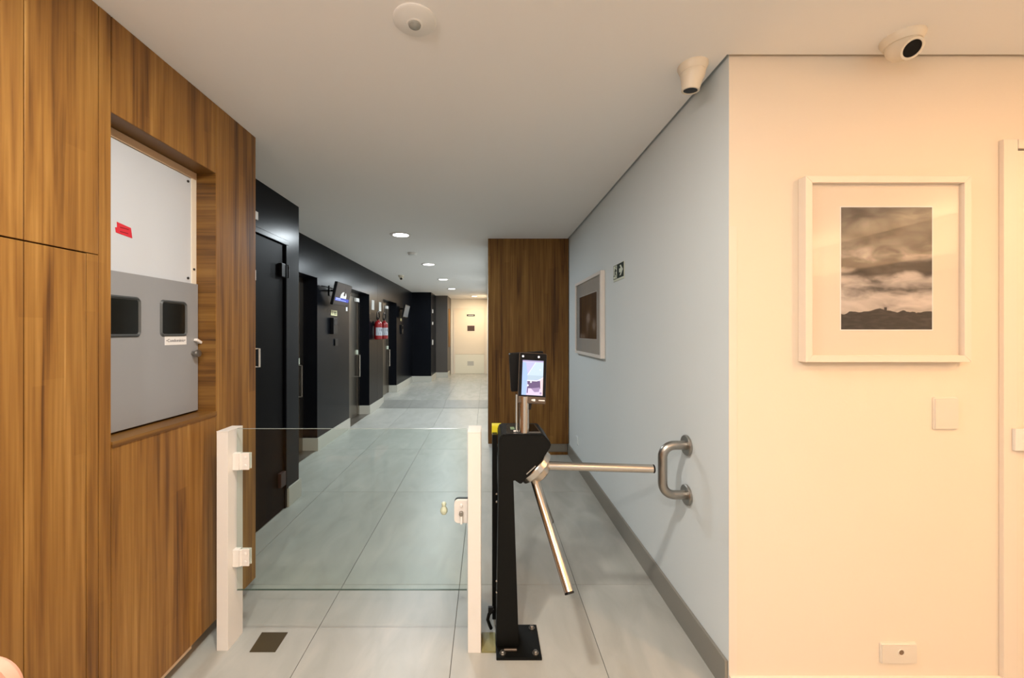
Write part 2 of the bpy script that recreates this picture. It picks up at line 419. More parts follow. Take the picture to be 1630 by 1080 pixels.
struct(boxes('wall_lobby_right', 'wall_white', [(4.2, 4.3, -3.0, YF+.12, 0, TOP)]))
struct(boxes('trim_2', 'frame_white', [(3.95, 4.2, -2.5, 1.1, 1.94, 1.97), (3.95, 3.965, -2.5, 1.1, 1.97, 2.07)]), 'added trough hiding a fill lamp on the unseen lobby wall')  # this trough and the next added only to hold the fill lamps
struct(boxes('trim_3', 'frame_white', [(XL+.001, -1.06, -2.5, 0.1, 1.94, 1.97), (-1.075, -1.06, -2.5, 0.1, 1.97, 2.015)]), 'added trough hiding a fill lamp on the timber wall behind the camera')
bsr = bmesh.new(); box(bsr, XR-.014, XR, YF+.002, 4.58, 0, .125, bev=.003)
struct(obj('baseboard_right', bsr, 'skirting_side'))
bsf = bmesh.new(); box(bsf, XR+.001, 1.978, YF-.014, YF-.0015, 0, .0726, bev=.002)
struct(obj('baseboard_front', bsf, 'frame_white'))
# walnut clad pier beyond the turnstile
BF = 4.57
wp = struct(boxes('wall_pier', 'hole', [(.035, XR-.004, BF+.021, 5.2, .129, TOP), (.06, XR-.004, 4.99, 5.2, 0, .129)]), 'walnut clad pier closing the view behind the turnstile')
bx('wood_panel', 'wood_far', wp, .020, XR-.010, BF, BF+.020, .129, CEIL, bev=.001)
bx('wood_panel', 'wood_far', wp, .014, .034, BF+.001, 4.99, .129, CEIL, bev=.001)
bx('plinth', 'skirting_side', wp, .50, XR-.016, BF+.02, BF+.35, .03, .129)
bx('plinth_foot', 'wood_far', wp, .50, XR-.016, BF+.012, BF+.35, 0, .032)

# corner guard on the lit wall
cg = bmesh.new(); box(cg, XR-.001, XR+.030, YF-.0035, YF-.0011, .0726, 1.81, bev=.0008)
struct(obj('trim_1', cg, 'frame_white'), 'slim white corner guard strip')

# ------------------------------------------------------------------ door on the lit wall (far right)
dr = bpy.data.objects.new('door_1', None); COL.objects.link(dr); dr.location = (2.4, YF, 0); struct(dr, 'cream door at the right edge of the picture')
fr = bmesh.new()
box(fr, 1.978, DX0-.004, YF-.018, YF-.0012, 0, 2.14, bev=.004); box(fr, DX0-.003, 2.96, YF-.018, YF-.0012, 2.104, 2.14, bev=.004)
box(fr, DX0-.012, DX0-.004, YF-.0012, YF+.10, 0, 2.104)
obj('door_frame', fr, 'frame_white', dr, smooth=True)
bx('door_leaf', 'door_white', dr, DX0, 2.89, YF-.010, YF+.030, .008, 2.099, bev=.002)
hm = bmesh.new(); zc = .99
cyl(hm, (DX0+.052, YF-.028, zc-.042), (0, 0, 1), .084, .0075)
hg = obj('hinge', hm, 'white_metal', dr, smooth=True)
bx('hinge_plate', 'white_metal', hg, DX0-.030, DX0+.050, YF-.030, YF-.0185, zc-.042, zc+.042, bev=.003)
bx('hinge_plate', 'white_metal', hg, DX0+.054, DX0+.125, YF-.030, YF-.0105, zc-.042, zc+.042, bev=.003)

# ------------------------------------------------------------------ black service door
d2 = bpy.data.objects.new('door_2', None); COL.objects.link(d2); d2.location = (XD, 2.7, 0); struct(d2, 'black service door behind the timber wall')
dfb = bmesh.new()
box(dfb, XD-.002, XD+.012, 2.22, 3.225, 2.09, 2.13, bev=.004); box(dfb, XD-.002, XD+.012, 3.185, 3.225, .15, 2.09, bev=.004)
obj('door_frame', dfb, 'black_wall', d2, smooth=True)
lf = bx('door_leaf', 'black_door', d2, XD-.045, XD-.006, 2.745, 3.185, .006, 2.088, bev=.003)
bx('door_leaf', 'black_door', d2, XD-.045, XD-.006, 2.262, 2.742, .006, 2.088, bev=.003)
hb = bmesh.new(); tube(hb, [(XD-.008, 2.775, 1.285), (XD+.030, 2.775, 1.285), (XD+.030, 2.775, 1.16), (XD-.008, 2.775, 1.16)], .0065, 8)
obj('door_handle', hb, 'white_metal', lf)['label'] = 'pale bow shaped handle'
bx('hinge', 'black_plastic', lf, XD-.006, XD+.020, 3.10, 3.155, 1.83, 1.935, bev=.004)
cl2 = bmesh.new(); tube(cl2, [(XD-.004, 3.165, 1.93), (XD+.025, 3.19, 1.93), (XD+.025, 3.19, 1.83), (XD-.004, 3.165, 1.83)], .006, 8); obj('door_closer_loop', cl2, 'black_plastic', lf)
bx('hinge', mat('maroon_hinge', (.028, .010, .010), .5), lf, XD-.006, XD+.022, 3.085, 3.16, .20, .31, bev=.004)
tag(bx('sign_plate', 'white_plastic', None, XD+.001, XD+.008, 2.74, 2.80, 2.18, 2.235, bev=.001), 'small white plate above the black service door, half hidden by the timber wall', 'sign')
bx('sign_plate', 'white_plastic', lf, XD-.006, XD-.002, 2.755, 2.79, 1.76, 1.83)

# ------------------------------------------------------------------ lift doors
def lift(y0, y1, idx):
    z0 = UP if y0 > 8 else 0.0
    e = bpy.data.objects.new('door_%d' % idx, None); COL.objects.link(e); e.location = (-2.17, (y0+y1)/2, z0); struct(e, ('first', 'second', 'third')[idx-3]+' steel lift door from the gate')
    bx('door_frame', 'elevator', e, -2.22, -2.165, y1-.10, y1-.001, z0, 2.039)
    bx('door_frame', 'elevator', e, -2.22, -2.165, y0+.001, y0+.10, z0, 2.039)
    bx('door_frame', 'steel_dark', e, -2.22, -2.165, y0+.10, y1-.10, 1.98, 2.039)
    l = bx('door_leaf', 'elevator', e, -2.218, -2.172, y0+.103, y1-.103, z0+.008, 1.978, bev=.002)
    hb = bmesh.new(); yy = y1-.15
    tube(hb, [(-2.174, yy, 1.02+z0), (-2.115, yy, 1.02+z0), (-2.115, yy, .66+z0), (-2.174, yy, .66+z0)], .010, 8)
    obj('door_handle', hb, 'steel', l, smooth=True)
    bx('door_label', 'sign_glow', l, -2.172, -2.150, yy-.03, yy+.03, 1.03+z0, 1.10+z0, bev=.002)
    bx('floor_indicator', 'white_plastic', e, -2.165, -2.13, (y0+y1)/2+.22, (y0+y1)/2+.38, 1.90, 1.96, bev=.003)
    bx('threshold', 'steel_dark', e, -2.22, -2.01, y0+.001, y1-.001, z0, z0+.006)
for i, (a, b) in enumerate(OPEN): lift(a, b, 3+i) if a < 7.5 else lift(a, b, 5)

# ------------------------------------------------------------------ end door
d6 = bpy.data.objects.new('door_6', None); COL.objects.link(d6); d6.location = (-.55, EW, UP); struct(d6, 'cream door closing the end of the corridor')
eb = bmesh.new()
for b in ((-1.065, -1.02, EW-.02, EW-.001, UP, 2.17), (-.085, -.04, EW-.02, EW-.001, UP, 2.17), (-1.02, -.085, EW-.02, EW-.001, 2.13, 2.17)): box(eb, *b)
obj('door_frame', eb, 'frame_white', d6)
el = bx('door_leaf', 'door_cream', d6, -1.018, -.087, EW-.016, EW-.002, UP+.62, 2.128, bev=.002)
bx('kick_plate', mat('kick_plate_cream', (.80, .78, .66), .3), d6, -1.018, -.087, EW-.018, EW-.002, UP+.005, UP+.616, bev=.002)
bx('door_sign', 'black_plastic', el, -.64, -.385, EW-.020, EW-.0165, 1.905, 1.965)
bx('sign_line', 'white_paper', el, -.60, -.42, EW-.0215, EW-.0203, 1.928, 1.942)
bx('notice_board', 'frame_white', el, -.64, -.375, EW-.022, EW-.0165, 1.415, 1.625, bev=.002)
bx('notice_sheet', mat('brown_notice', (.07, .035, .02), .4), el, -.622, -.393, EW-.0235, EW-.0222, 1.435, 1.605)
bx('grey_patch', 'mat_grey', el, -.62, -.42, EW-.0205, EW-.0182, .33, .47)  # plain grey patch low on the door
for k in range(3):
    tag(bx('wall_switch', 'white_plastic', None, -1.49, -1.478, 10.98, 11.06, (1.92, 1.60, 1.05)[k], (2.02, 1.68, 1.19)[k], bev=.003),
        ('white plate high on the dark wall return near the end door', 'middle white plate on the dark wall return near the end door', 'lowest white plate on the dark wall return near the end door')[k], 'switch')
tag(bx('wall_plaque', 'wood_far', None, -1.15, -1.13, 12.0, 12.42, .95, 2.10, bev=.004), 'tall narrow walnut board on the wall beside the end door', 'board')

# ------------------------------------------------------------------ ceiling fittings
def downlight(x, y, r, cool, label, group):
    z = CEIL
    d = thing('downlight', label, 'ceiling light', (x, y, z), group)
    bm = bmesh.new(); lathe(bm, [(r*.80, -.004), (r*.84, -.008), (r*1.10, -.006), (r*1.14, 0), (r*.80, 0), (r*.80, -.004)], (x, y, z), None, 32); obj('trim_ring', bm, 'white_metal', d, smooth=True)
    bm = bmesh.new(); lathe(bm, [(0, -.003), (r*.80, -.003), (r*.80, -.001), (0, -.001)], (x, y, z), None, 32); obj('diffuser', bm, 'lamp' if cool else 'lamp_warm', d)
names = ['nearest and largest glowing round downlight on the corridor ceiling', 'second glowing downlight along the corridor ceiling', 'third glowing downlight along the corridor ceiling', 'fourth glowing downlight along the corridor ceiling', 'warm round downlight on the ceiling just before the end door']
LOBBY = ['out of the picture above the gate', 'above the door on the right, out of the picture', 'over the middle of the lobby behind the camera', 'by the timber wall behind the camera', 'far right of the lobby behind the camera', 'near the added opening behind the camera']
k = j_ = 0
for (x, y, p, c, r) in LAMPS:
    if y > 3: downlight(x, y, r, c == COOL, names[k], 'corridor downlights'); k += 1
    else: downlight(x, y, r, False, 'warm round downlight '+LOBBY[j_], 'lobby downlights'); j_ += 1
# presence sensor
sx, sy = -.246, 1.370
ps = thing('presence_sensor', 'white round ceiling sensor with a grey lens at the top of the picture', 'sensor', (sx, sy, CEIL))
bm = bmesh.new(); lathe(bm, [(0, 0), (.073, 0), (.0735, -.003), (.068, -.008), (.028, -.013), (.0245, -.016), (0, -.016)], (sx, sy, CEIL), None, 40); obj('housing', bm, 'white_plastic', ps, smooth=True)
bm = bmesh.new(); lathe(bm, [(.0215, -.0155), (.020, -.021), (.012, -.026), (0, -.028)], (sx, sy, CEIL), None, 28); obj('lens', bm, mat('frosted_lens', (.33, .33, .30), .25), ps, smooth=True)
bm = bmesh.new(); lathe(bm, [(0, 0), (.062, 0), (.062, -.012), (.05, -.030), (.02, -.034), (0, -.034)], (-1.0, 5.40, CEIL), None, 24)
tag(obj('smoke_detector', bm, 'white_plastic', smooth=True), 'small round smoke detector between the first two downlights', 'detector')

def dome_camera(name, label, c, rbase, aim, rball, barrel, lens_r):
    """turret camera: flat base against the ceiling, conical ring, ball, short barrel with a dark lens"""
    x, y, z = c; d = thing(name, label, 'camera', c, 'white turret cameras')
    bm = bmesh.new(); lathe(bm, [(0, 0), (rbase, 0), (rbase, -.007), (rbase*.95, -.013), (rbase*.86, -.026), (rbase*.82, -.028), (0, -.028)], c, None, 36); obj('base', bm, 'cream_plastic', d, smooth=True)
    a = Vector(aim).normalized(); q = Vector((0, 0, 1)).rotation_difference(a); cc = Vector((x, y, z-.034))
    bm = bmesh.new(); n = 12
    prof = [(rball*math.sin(math.pi*i/n), -rball*math.cos(math.pi*i/n)) for i in range(n+1)]
    prof = [p for p in prof if p[1] < barrel*.42]
    prof += [(lens_r*1.28, barrel*.8), (lens_r*1.26, barrel*.98), (lens_r*1.18, barrel), (lens_r, barrel*.985), (lens_r*.98, barrel*.93)]
    lathe(bm, prof, cc, q, 32); obj('eyeball', bm, 'cream_plastic', d, smooth=True)
    bm = bmesh.new(); lathe(bm, [(lens_r, barrel*.95), (lens_r*.5, barrel*.955), (0, barrel*.957)], cc, q, 28); obj('lens', bm, 'black_gloss', d, smooth=True)
dome_camera('security_camera', 'white turret camera pointing down beside the corridor wall corner', (.822, 1.605, CEIL), .056, (-.10, .12, -1), .046, .064, .0265)
dome_camera('security_camera', 'white turret camera above the landscape picture, aimed at the lobby', (1.500, 1.452, CEIL), .062, (-.15, -.85, -.70), .047, .056, .0270)
dome_camera('security_camera', 'tiny white camera far down the corridor ceiling by the lifts', (-1.61, 7.55, CEIL), .055, (.15, -.8, -.7), .038, .05, .024)

# ------------------------------------------------------------------ meter cabinet in the niche
mc = thing('meter_cabinet', 'grey meter cabinet under a white board inside the timber niche', 'cabinet', (-1.36, 1.61, NZ0))
XB = -1.358
bx('white_board', 'panel_white', mc, -1.395, XB, N0+.002, 1.845, 1.58, 2.105, bev=.001)
bx('edge_batten', mat('cream_batten', (.80, .74, .62), .6), mc, -1.395, XB+.004, 1.846, N1-.001, 1.58, 2.115)
bx('top_batten', 'wood_raw', mc, -1.395, XB+.006, N0+.002, N1-.002, 2.106, 2.138)
gd = bx('cabinet_door', 'panel_grey', mc, -1.395, -1.344, N0+.004, N1-.004, NZ0+.008, 1.622, bev=.0015)
for (a, b) in ((1.415, 1.555), (1.658, 1.795)):
    g = bmesh.new(); o1 = rounded(a-.006, b+.006, 1.380, 1.535, .018); i1 = rounded(a+.006, b-.006, 1.393, 1.522, .010)
    n = len(o1); A = [g.verts.new((-1.3445, p[0], p[1])) for p in o1]; B = [g.verts.new((-1.337, (p[0]+r_[0])/2, (p[1]+r_[1])/2)) for p, r_ in zip(o1, i1)]; C_ = [g.verts.new((-1.343, p[0], p[1])) for p in i1]
    for r0, r1 in ((A, B), (B, C_)):
        for i in range(n): g.faces.new((r0[i], r0[(i+1) % n], r1[(i+1) % n], r1[i]))
    gk = obj('window_gasket', g, 'rubber', gd, smooth=True, sharp=80)
    p = bmesh.new(); prism(p, i1, 'x', -1.3445, -1.3425); obj('meter_window', p, 'dark_window', gd)
bx('name_label', 'white_paper', gd, -1.3445, -1.3428, 1.677, 1.797, 1.345, 1.382)
text_mesh('label_text', '\u2022Condom\u00ednio\u2022', .0185, 'grey_ink', gd, face_x(1, (-1.3426, 1.737, 1.3635)))
kb = bmesh.new(); lathe(kb, [(0, 0), (.010, 0), (.009, .010), (.013, .016), (.017, .024), (.015, .032), (0, .034)], (-1.344, 1.835, 1.303), Vector((0, 0, 1)).rotation_difference(Vector((1, 0, 0))), 20)
obj('knob', kb, 'steel_dark', gd, smooth=True)
lt = bmesh.new(); box(lt, -.008, .008, -.018, .018, -.006, .006, bev=.002)
obj('latch', lt, 'white_metal', gd, smooth=True, xf=Matrix.Translation((-1.335, 1.858, 1.358)) @ Matrix.Rotation(math.radians(-25), 4, 'X'))
rt = bmesh.new(); prism(rt, [(-.030, .022), (.028, .014), (.034, -.024), (-.034, -.018), (-.037, .0), (-.029, .002)], 'x', 0, .0012)
rtg = obj('red_tag', rt, 'red', mc, xf=Matrix.Translation((XB, 1.505, 1.783)))
rl = bmesh.new(); box(rl, .0013, .0018, -.018, .018, .004, .007); box(rl, .0013, .0018, -.018, .016, -.012, -.009); obj('tag_print', rl, mat('dark_red', (.25, .01, .02), .6), rtg, xf=Matrix.Translation((XB, 1.505, 1.783)))
for y, z in ((1.825, 1.645), (1.825, 2.085), (1.858, 1.69)):
    s = bmesh.new(); cyl(s, (XB, y, z), (1, 0, 0), .004 if y < 1.85 else .007, .0055, n=12); obj('screw', s, 'ink', mc)

# ------------------------------------------------------------------ gate
PH = .9645
def post(name, x0, x1, y0, y1, label):
    t = thing(name, label, 'post', ((x0+x1)/2, (y0+y1)/2, 0), 'white gate posts')
    bx('tube', 'white_metal', t, x0, x1, y0, y1, 0, PH-.004, bev=.002)
    bx('cap', 'white_metal', t, x0-.0005, x1+.0005, y0-.0005, y1+.0005, PH-.004, PH, bev=.0015)
post('gate_post', -1.186, -1.136, 1.764, 1.872, 'white square post by the timber wall, carrying the gate hinges')
post('gate_post', -.083, -.026, 1.752, 1.872, 'white square post between the glass gate and the turnstile')
gt = thing('glass_gate', 'low clear glass swing gate between the two white posts', 'gate', (-.61, 1.812, 0))
GY0, GY1 = 1.807, 1.815
bx('glass_pane', 'glass', gt, -1.124, -.090, GY0, GY1, .240, PH, bev=.0008)
bx('glass_edge', 'edge_light', gt, -1.124, -.090, GY0+.0004, GY1-.0004, PH+.0001, PH+.0010)
bx('glass_edge', 'edge_dark', gt, -1.124, -.090, GY0+.0004, GY1-.0004, .2378, .2398)
for z in (.820, .388):
    bm = bmesh.new(); box(bm, -1.100, -1.066, GY0-.006, GY0-.0005, z-.038, z+.038, bev=.002); box(bm, -1.1355, -1.108, GY0-.013, GY0+.014, z-.038, z+.038, bev=.002)
    cyl(bm, (-1.104, GY0-.006, z-.036), (0, 0, 1), .072, .006, n=12)
    box(bm, -1.106, -1.064, GY1+.0005, GY1+.006, z-.036, z+.036, bev=.002)
    h = obj('hinge', bm, 'white_metal', gt, smooth=True)
    for dz in (-.018, .018):
        s = bmesh.new(); cyl(s, (-1.082, GY0-.006, z+dz), (0, -1, 0), .0025, .006, n=14, bev=.001); obj('screw', s, 'white_plastic', h, smooth=True)
lk = bmesh.new(); prism(lk, rounded(-.146, -.086, .546, .650, .018, corners=(0, 1, 1, 0)), 'y', GY0-.014, GY0-.0005); bmesh.ops.bevel(lk, geom=[e for e in lk.edges if abs(e.verts[0].co.y-e.verts[1].co.y) < 1e-5 and e.verts[0].co.y < GY0-.01], offset=.003, segments=2, affect='EDGES')
lo_ = obj('lock_case', lk, 'white_metal', gt, smooth=True)
lb = bmesh.new(); prism(lb, rounded(-.146, -.086, .548, .652, .018, corners=(0, 1, 1, 0)), 'y', GY1+.0005, GY1+.010); obj('lock_back_plate', lb, 'rubber', gt)
c_ = bmesh.new(); cyl(c_, (-.114, GY0-.014, .594), (0, -1, 0), .018, .0095, n=18, bev=.001); obj('key_cylinder', c_, 'steel_dark', lo_, smooth=True)
c_ = bmesh.new(); cyl(c_, (-.114, GY0-.014, .628), (0, -1, 0), .008, .006, n=16, bev=.001); obj('button', c_, 'white_plastic', lo_, smooth=True)
c_ = bmesh.new(); box(c_, -.118, -.108, GY0-.030, GY0-.020, .548, .592, bev=.003); obj('key', c_, 'white_plastic', lo_, smooth=True)
kn = bmesh.new(); lathe(kn, [(0, -.030), (.010, -.028), (.0165, -.018), (.0165, -.006), (.010, .006), (.007, .010), (.011, .014), (.011, .022), (.006, .027), (0, .027)], (-.196, GY1+.018, .598), None, 20)
obj('cream_piece', kn, mat('piece_cream', (.80, .77, .62), .3), gt, smooth=True)  # small rounded cream piece just behind the glass
cvr = bmesh.new(); prism(cvr, [(-1.0375, 1.757), (-.925, 1.757), (-.926, 1.870), (-1.046, 1.870)], 'z', .0004, .003)
tag(obj('floor_drain', cvr, 'brass'), 'dark brown square cover plate set in the floor by the left gate post', 'drain cover')

# ------------------------------------------------------------------ turnstile
ts = thing('turnstile', 'black tripod turnstile with steel arms and a face reading screen', 'turnstile', (.13, 1.82, 0))
bp = bx('base_plate', 'black', ts, .040, .235, 1.712, 1.908, 0, .012, bev=.003)
for x, y in ((.068, 1.736), (.210, 1.736), (.210, 1.884), (.068, 1.884)):
    b_ = bmesh.new(); cyl(b_, (x, y, .012), (0, 0, 1), .003, .014, n=20); cyl(b_, (x, y, .015), (0, 0, 1), .009, .0095, n=6, bev=.001); obj('bolt', b_, 'steel_dark', bp, smooth=True)
b_ = bmesh.new(); tube(b_, [(.075, 1.752, .014), (.13, 1.750, .016)], .006, 10); obj('weld_bead', b_, 'bezel', bp, smooth=True)
cb = bmesh.new()
lo4 = [(.0415, 1.768), (.141, 1.768), (.141, 1.90), (.0415, 1.90)]; hi4 = [(.053, 1.770), (.1155, 1.770), (.1155, 1.985), (.053, 1.985)]
A = [cb.verts.new((x, y, .012)) for x, y in lo4]; B = [cb.verts.new((x, y, .80)) for x, y in hi4]
cb.faces.new(A); cb.faces.new(B[::-1])
for i in range(4): cb.faces.new((A[i], A[(i+1) % 4], B[(i+1) % 4], B[i]))
bmesh.ops.bevel(cb, geom=list(cb.edges), offset=.004, segments=2, affect='EDGES'); obj('column', cb, 'black', ts, smooth=True)
rc = bx('rear_cabinet', 'black', ts, .026, .050, 1.935, 2.04, .015, .905, bev=.003)
bx('yellow_tape', 'yellow', rc, .0245, .075, 1.985, 2.042, .895, .938, bev=.002)
for z in (.685, .650, .30, .25):
    b_ = bmesh.new(); cyl(b_, (.044, 1.778, z), (-.4, -1, 0), .004, .004, n=10); obj('rivet', b_, 'steel', rc)
hd = bmesh.new()
fs = prism(hd, [(.0525, .74), (.0525, .930), (.066, .949), (.249, .949), (.2827, .9105), (.2805, .894), (.2585, .8596), (.150, .729), (.118, .7497), (.116, .74)], 'y', 1.766, 1.992)
bmesh.ops.bevel(hd, geom=[e for e in hd.edges], offset=.004, segments=2, affect='EDGES')
hdo = obj('head', hd, 'black', ts, smooth=True)
pn = bmesh.new(); prism(pn, [(.084, 1.775), (.246, 1.775), (.232, 1.965), (.094, 1.965)], 'z', .949, .9515); bmesh.ops.bevel(pn, geom=list(pn.edges), offset=.001, segments=1, affect='EDGES'); obj('top_panel', pn, mat('dark_panel', (.02, .024, .026), .25), hdo)
bx('indicator', mat('pale_green_indicator', (.22, .32, .18), .4), hdo, .109, .128, 1.850, 1.895, .9516, .953)
rd = bmesh.new(); prism(rd, [(.178, 1.80), (.240, 1.80), (.231, 1.95), (.178, 1.95)], 'z', .9516, .9535); rdo = obj('reader_rim', rd, 'steel', hdo)
rd = bmesh.new(); prism(rd, [(.178, 1.806), (.234, 1.806), (.226, 1.944), (.178, 1.944)], 'z', .9536, .9545); obj('reader_window', rd, 'black_gloss', hdo)
sl = bmesh.new(); tube(sl, [(.174, 1.7655, .776), (.214, 1.7655, .812)], .0032, 8); obj('slot_trim', sl, 'steel', hdo)
ax = Vector((1, 0, -1)).normalized(); hc = Vector((.2035, 1.868, .7935)); q = Vector((0, 0, 1)).rotation_difference(ax)
bm = bmesh.new(); lathe(bm, [(0, -.012), (.083, -.012), (.086, .006), (.080, .007), (0, .007)], hc, q, 48); obj('hub_collar', bm, 'black', ts, smooth=True)
bm = bmesh.new(); lathe(bm, [(.07, .006), (.089, .008), (.091, .012), (.091, .036), (.088, .040), (.060, .046), (.052, .075), (.040, .083), (0, .085)], hc, q, 56)
hub = obj('hub', bm, 'steel', ts, smooth=True, sharp=25)
def arm(a, b):
    a, b = Vector(a), Vector(b); d = (b-a).normalized()
    m = bmesh.new(); tube(m, [a, b-d*.008], .0192, 24); o = obj('arm', m, 'steel', ts, smooth=True)
    m = bmesh.new(); cyl(m, b-d*.0079, d, .008, .0196, n=24, bev=.002); obj('end_cap', m, 'black_plastic', o, smooth=True)
arm((.240, 1.868, .780), (.764, 1.834, .776))
arm((.218, 1.845, .722), (.3265, 1.585, .366))
arm((.222, 1.900, .722), (.3360, 2.135, .395))
# terminal mast and the two face terminals back to back
m_ = bmesh.new(); cyl(m_, (.166, 1.800, .949), (0, 0, 1), .165, .0225, n=32); mst = obj('mast', m_, 'steel', ts, smooth=True)
bx('mast_fin', 'steel', mst, .131, .136, 1.80, 1.83, .953, 1.12); bx('clip', 'white_metal', mst, .120, .139, 1.80, 1.812, .9535, .958)
T = Matrix.Translation((.2045, 1.800, 1.194)) @ Matrix.Rotation(math.radians(3.0), 4, 'Y') @ Matrix.Rotation(math.radians(-9), 4, 'X')
def tp(bm): return bm
W2, H2 = .0605, .1115
def tprism(name, pts, y0, y1, m, parent, bev=0.0):
    bm = bmesh.new(); prism(bm, pts, 'y', y0, y1)
    if bev: bmesh.ops.bevel(bm, geom=list(bm.edges), offset=bev, segments=2, affect='EDGES')
    return obj(name, bm, m, parent, smooth=bev > 0, xf=T)
tm = tprism('face_terminal', rounded(-W2, W2, -H2, H2, .006), 0, .022, 'black_gloss', ts, bev=.002)
tprism('side_trim', rounded(-W2-.002, W2+.002, -H2-.002, H2+.002, .007), .006, .016, 'bezel', tm)
tprism('lower_bezel', [(-W2+.001, -H2+.001), (W2-.001, -H2+.001), (W2-.001, -H2+.029), (-W2+.001, -H2+.029)], -.002, .001, 'bezel', tm, bev=.0008)
tprism('terminal_mount', [(-.035, -.14), (.0, -.14), (.02, .06), (-.05, .06)], .022, .040, 'black_plastic', tm)
# marks on the bezel
mk = bmesh.new(); prism(mk, [(-.004, -.097), (.004, -.092), (.004, -.102)], 'y', -.0030, -.0021); prism(mk, rounded(.005, .015, -.102, -.092, .002), 'y', -.0030, -.0021); obj('bezel_mark', mk, 'white_paper', tm, xf=T)
mk = bmesh.new(); box(mk, .030, .057, -.0030, -.0021, -.099, -.095); obj('bezel_mark', mk, 'white_paper', tm, xf=T)
for x in (-.046, .025):
    mk = bmesh.new(); lathe(mk, [(0, .002), (.0035, .001), (.0045, 0)], (x, 0, .096), Vector((0, 0, 1)).rotation_difference(Vector((0, -1, 0))), 16); obj('flash_light', mk, emit('flash_white', (1, .9, .88), 1.4), tm, xf=T)
# the picture on the screen: the lobby seen by the terminal's own camera
sc_ = tprism('screen', [(-.047, -.076), (.047, -.076), (.047, .079), (-.047, .079)], -.001, .001, emit('screen_lilac', (.62, .60, .95), .68), tm)
def art(pts, k, col, s=.68):
    tprism('screen_picture', pts, -.0012-.0002*k, -.0010, emit('screen_tone', col, s), tm)
art([(-.047, .070), (.047, .070), (.047, .079), (-.047, .079)], 1, (.45, .38, .62))
art([(-.047, .0705), (.047, .0705), (.047, .0725), (-.047, .0725)], 2, (.9, .9, 1))
art([(-.047, -.076), (-.028, -.076), (-.022, .015), (-.032, .070), (-.047, .070)], 1, (.45, .62, .98))
art([(.012, .070), (.047, .070), (.047, .012), (-.022, .012)], 1, (.66, .80, 1.0))
art([(.010, .070), (.013, .070), (-.022, .012), (-.025, .012)], 2, (.95, .95, 1))
art([(-.022, .012), (.047, .012), (.047, -.004), (-.022, -.012)], 1, (.55, .68, .80))
art([(-.025, -.010), (.020, -.010), (.047, .004), (.047, .000), (.020, -.014), (-.025, -.014)], 3, (.95, .95, .98))
art([(-.023, -.012), (.036, -.012), (.036, -.046), (-.020, -.046)], 2, (.17, .11, .23))
art([(-.020, -.046), (.036, -.046), (.036, -.076), (-.026, -.076)], 2, (.85, .70, .92))
art([(-.006, -.046), (.034, -.040), (.030, -.060), (.010, -.062)], 3, (.42, .30, .50))
art([(-.023, -.040), (-.018, -.040), (-.020, -.068), (-.024, -.066)], 4, (.18, .12, .26))
art([(.034, -.006), (.047, .008), (.047, -.076), (.038, -.076)], 3, (.98, .72, .74))
art(disc_pts(-.007, -.018, .004), 4, (1, .97, 1)); art(disc_pts(-.020, -.033, .004), 5, (1, .97, 1)); art(disc_pts(.033, .038, .003), 3, (1, 1, 1)); art(disc_pts(.038, -.066, .005), 5, (.45, .35, .55))
# second terminal, facing the other way
T1 = T
T = Matrix.Translation((.196, 1.872, 1.206)) @ Matrix.Rotation(math.radians(-3.5), 4, 'Y') @ Matrix.Rotation(math.radians(8), 4, 'X') 
t2 = tprism('face_terminal', rounded(-.088, .072, -.082, .100, .006), 0, .024, 'black_plastic', ts, bev=.002)
tprism('screen', [(-.050, -.06), (.050, -.06), (.050, .085), (-.050, .085)], .024, .0255, emit('screen_far', (.6, .6, .9), 1.0), t2)
# olive strip and cable by the foot
tag(bx('floor_box', 'olive', None, -.024, .039, 1.752, 1.862, 0, .010, bev=.002), 'dirty olive plastic strip on the floor between white post and turnstile', 'cover strip')
cbm = bmesh.new(); tube(cbm, [(.031, 1.885, .10), (.026, 1.882, .098), (.010, 1.88, .080), (.004, 1.88, .055), (.012, 1.882, .030), (.020, 1.885, .010)], .008, 10)
box(cbm, .006, .030, 1.876, 1.891, .085, .112, bev=.002)
tag(obj('cable', cbm, 'black_plastic', smooth=True), 'short black cable curling at the foot of the turnstile', 'cable')

# ------------------------------------------------------------------ grab handle
gh = thing('grab_handle', 'brushed steel D shaped handle on the grey wall beside the turnstile arm', 'handle', (XR, 1.872, .757))
za, zb, xo, R_ = .873, .642, .818, .055
pts = [(XR-.010, 1.872, za), (xo+R_, 1.872, za)]+[tuple(p) for p in arc((xo+R_, 1.872, za-R_), (0, 0, 1), (-1, 0, 0), R_, 0, 90, 9)][1:]
pts += [tuple(p) for p in arc((xo+R_, 1.872, zb+R_), (-1, 0, 0), (0, 0, -1), R_, 0, 90, 9)]+[(XR-.010, 1.872, zb)]
bm = bmesh.new(); tube(bm, pts, .0205, 24); obj('bar', bm, 'steel_dark', gh, smooth=True)
for z in (za, zb):
    bm = bmesh.new(); cyl(bm, (XR-.0005, 1.872, z), (-1, 0, 0), .014, .047, n=40, bev=.003); obj('flange', bm, 'steel_dark', gh, smooth=True)

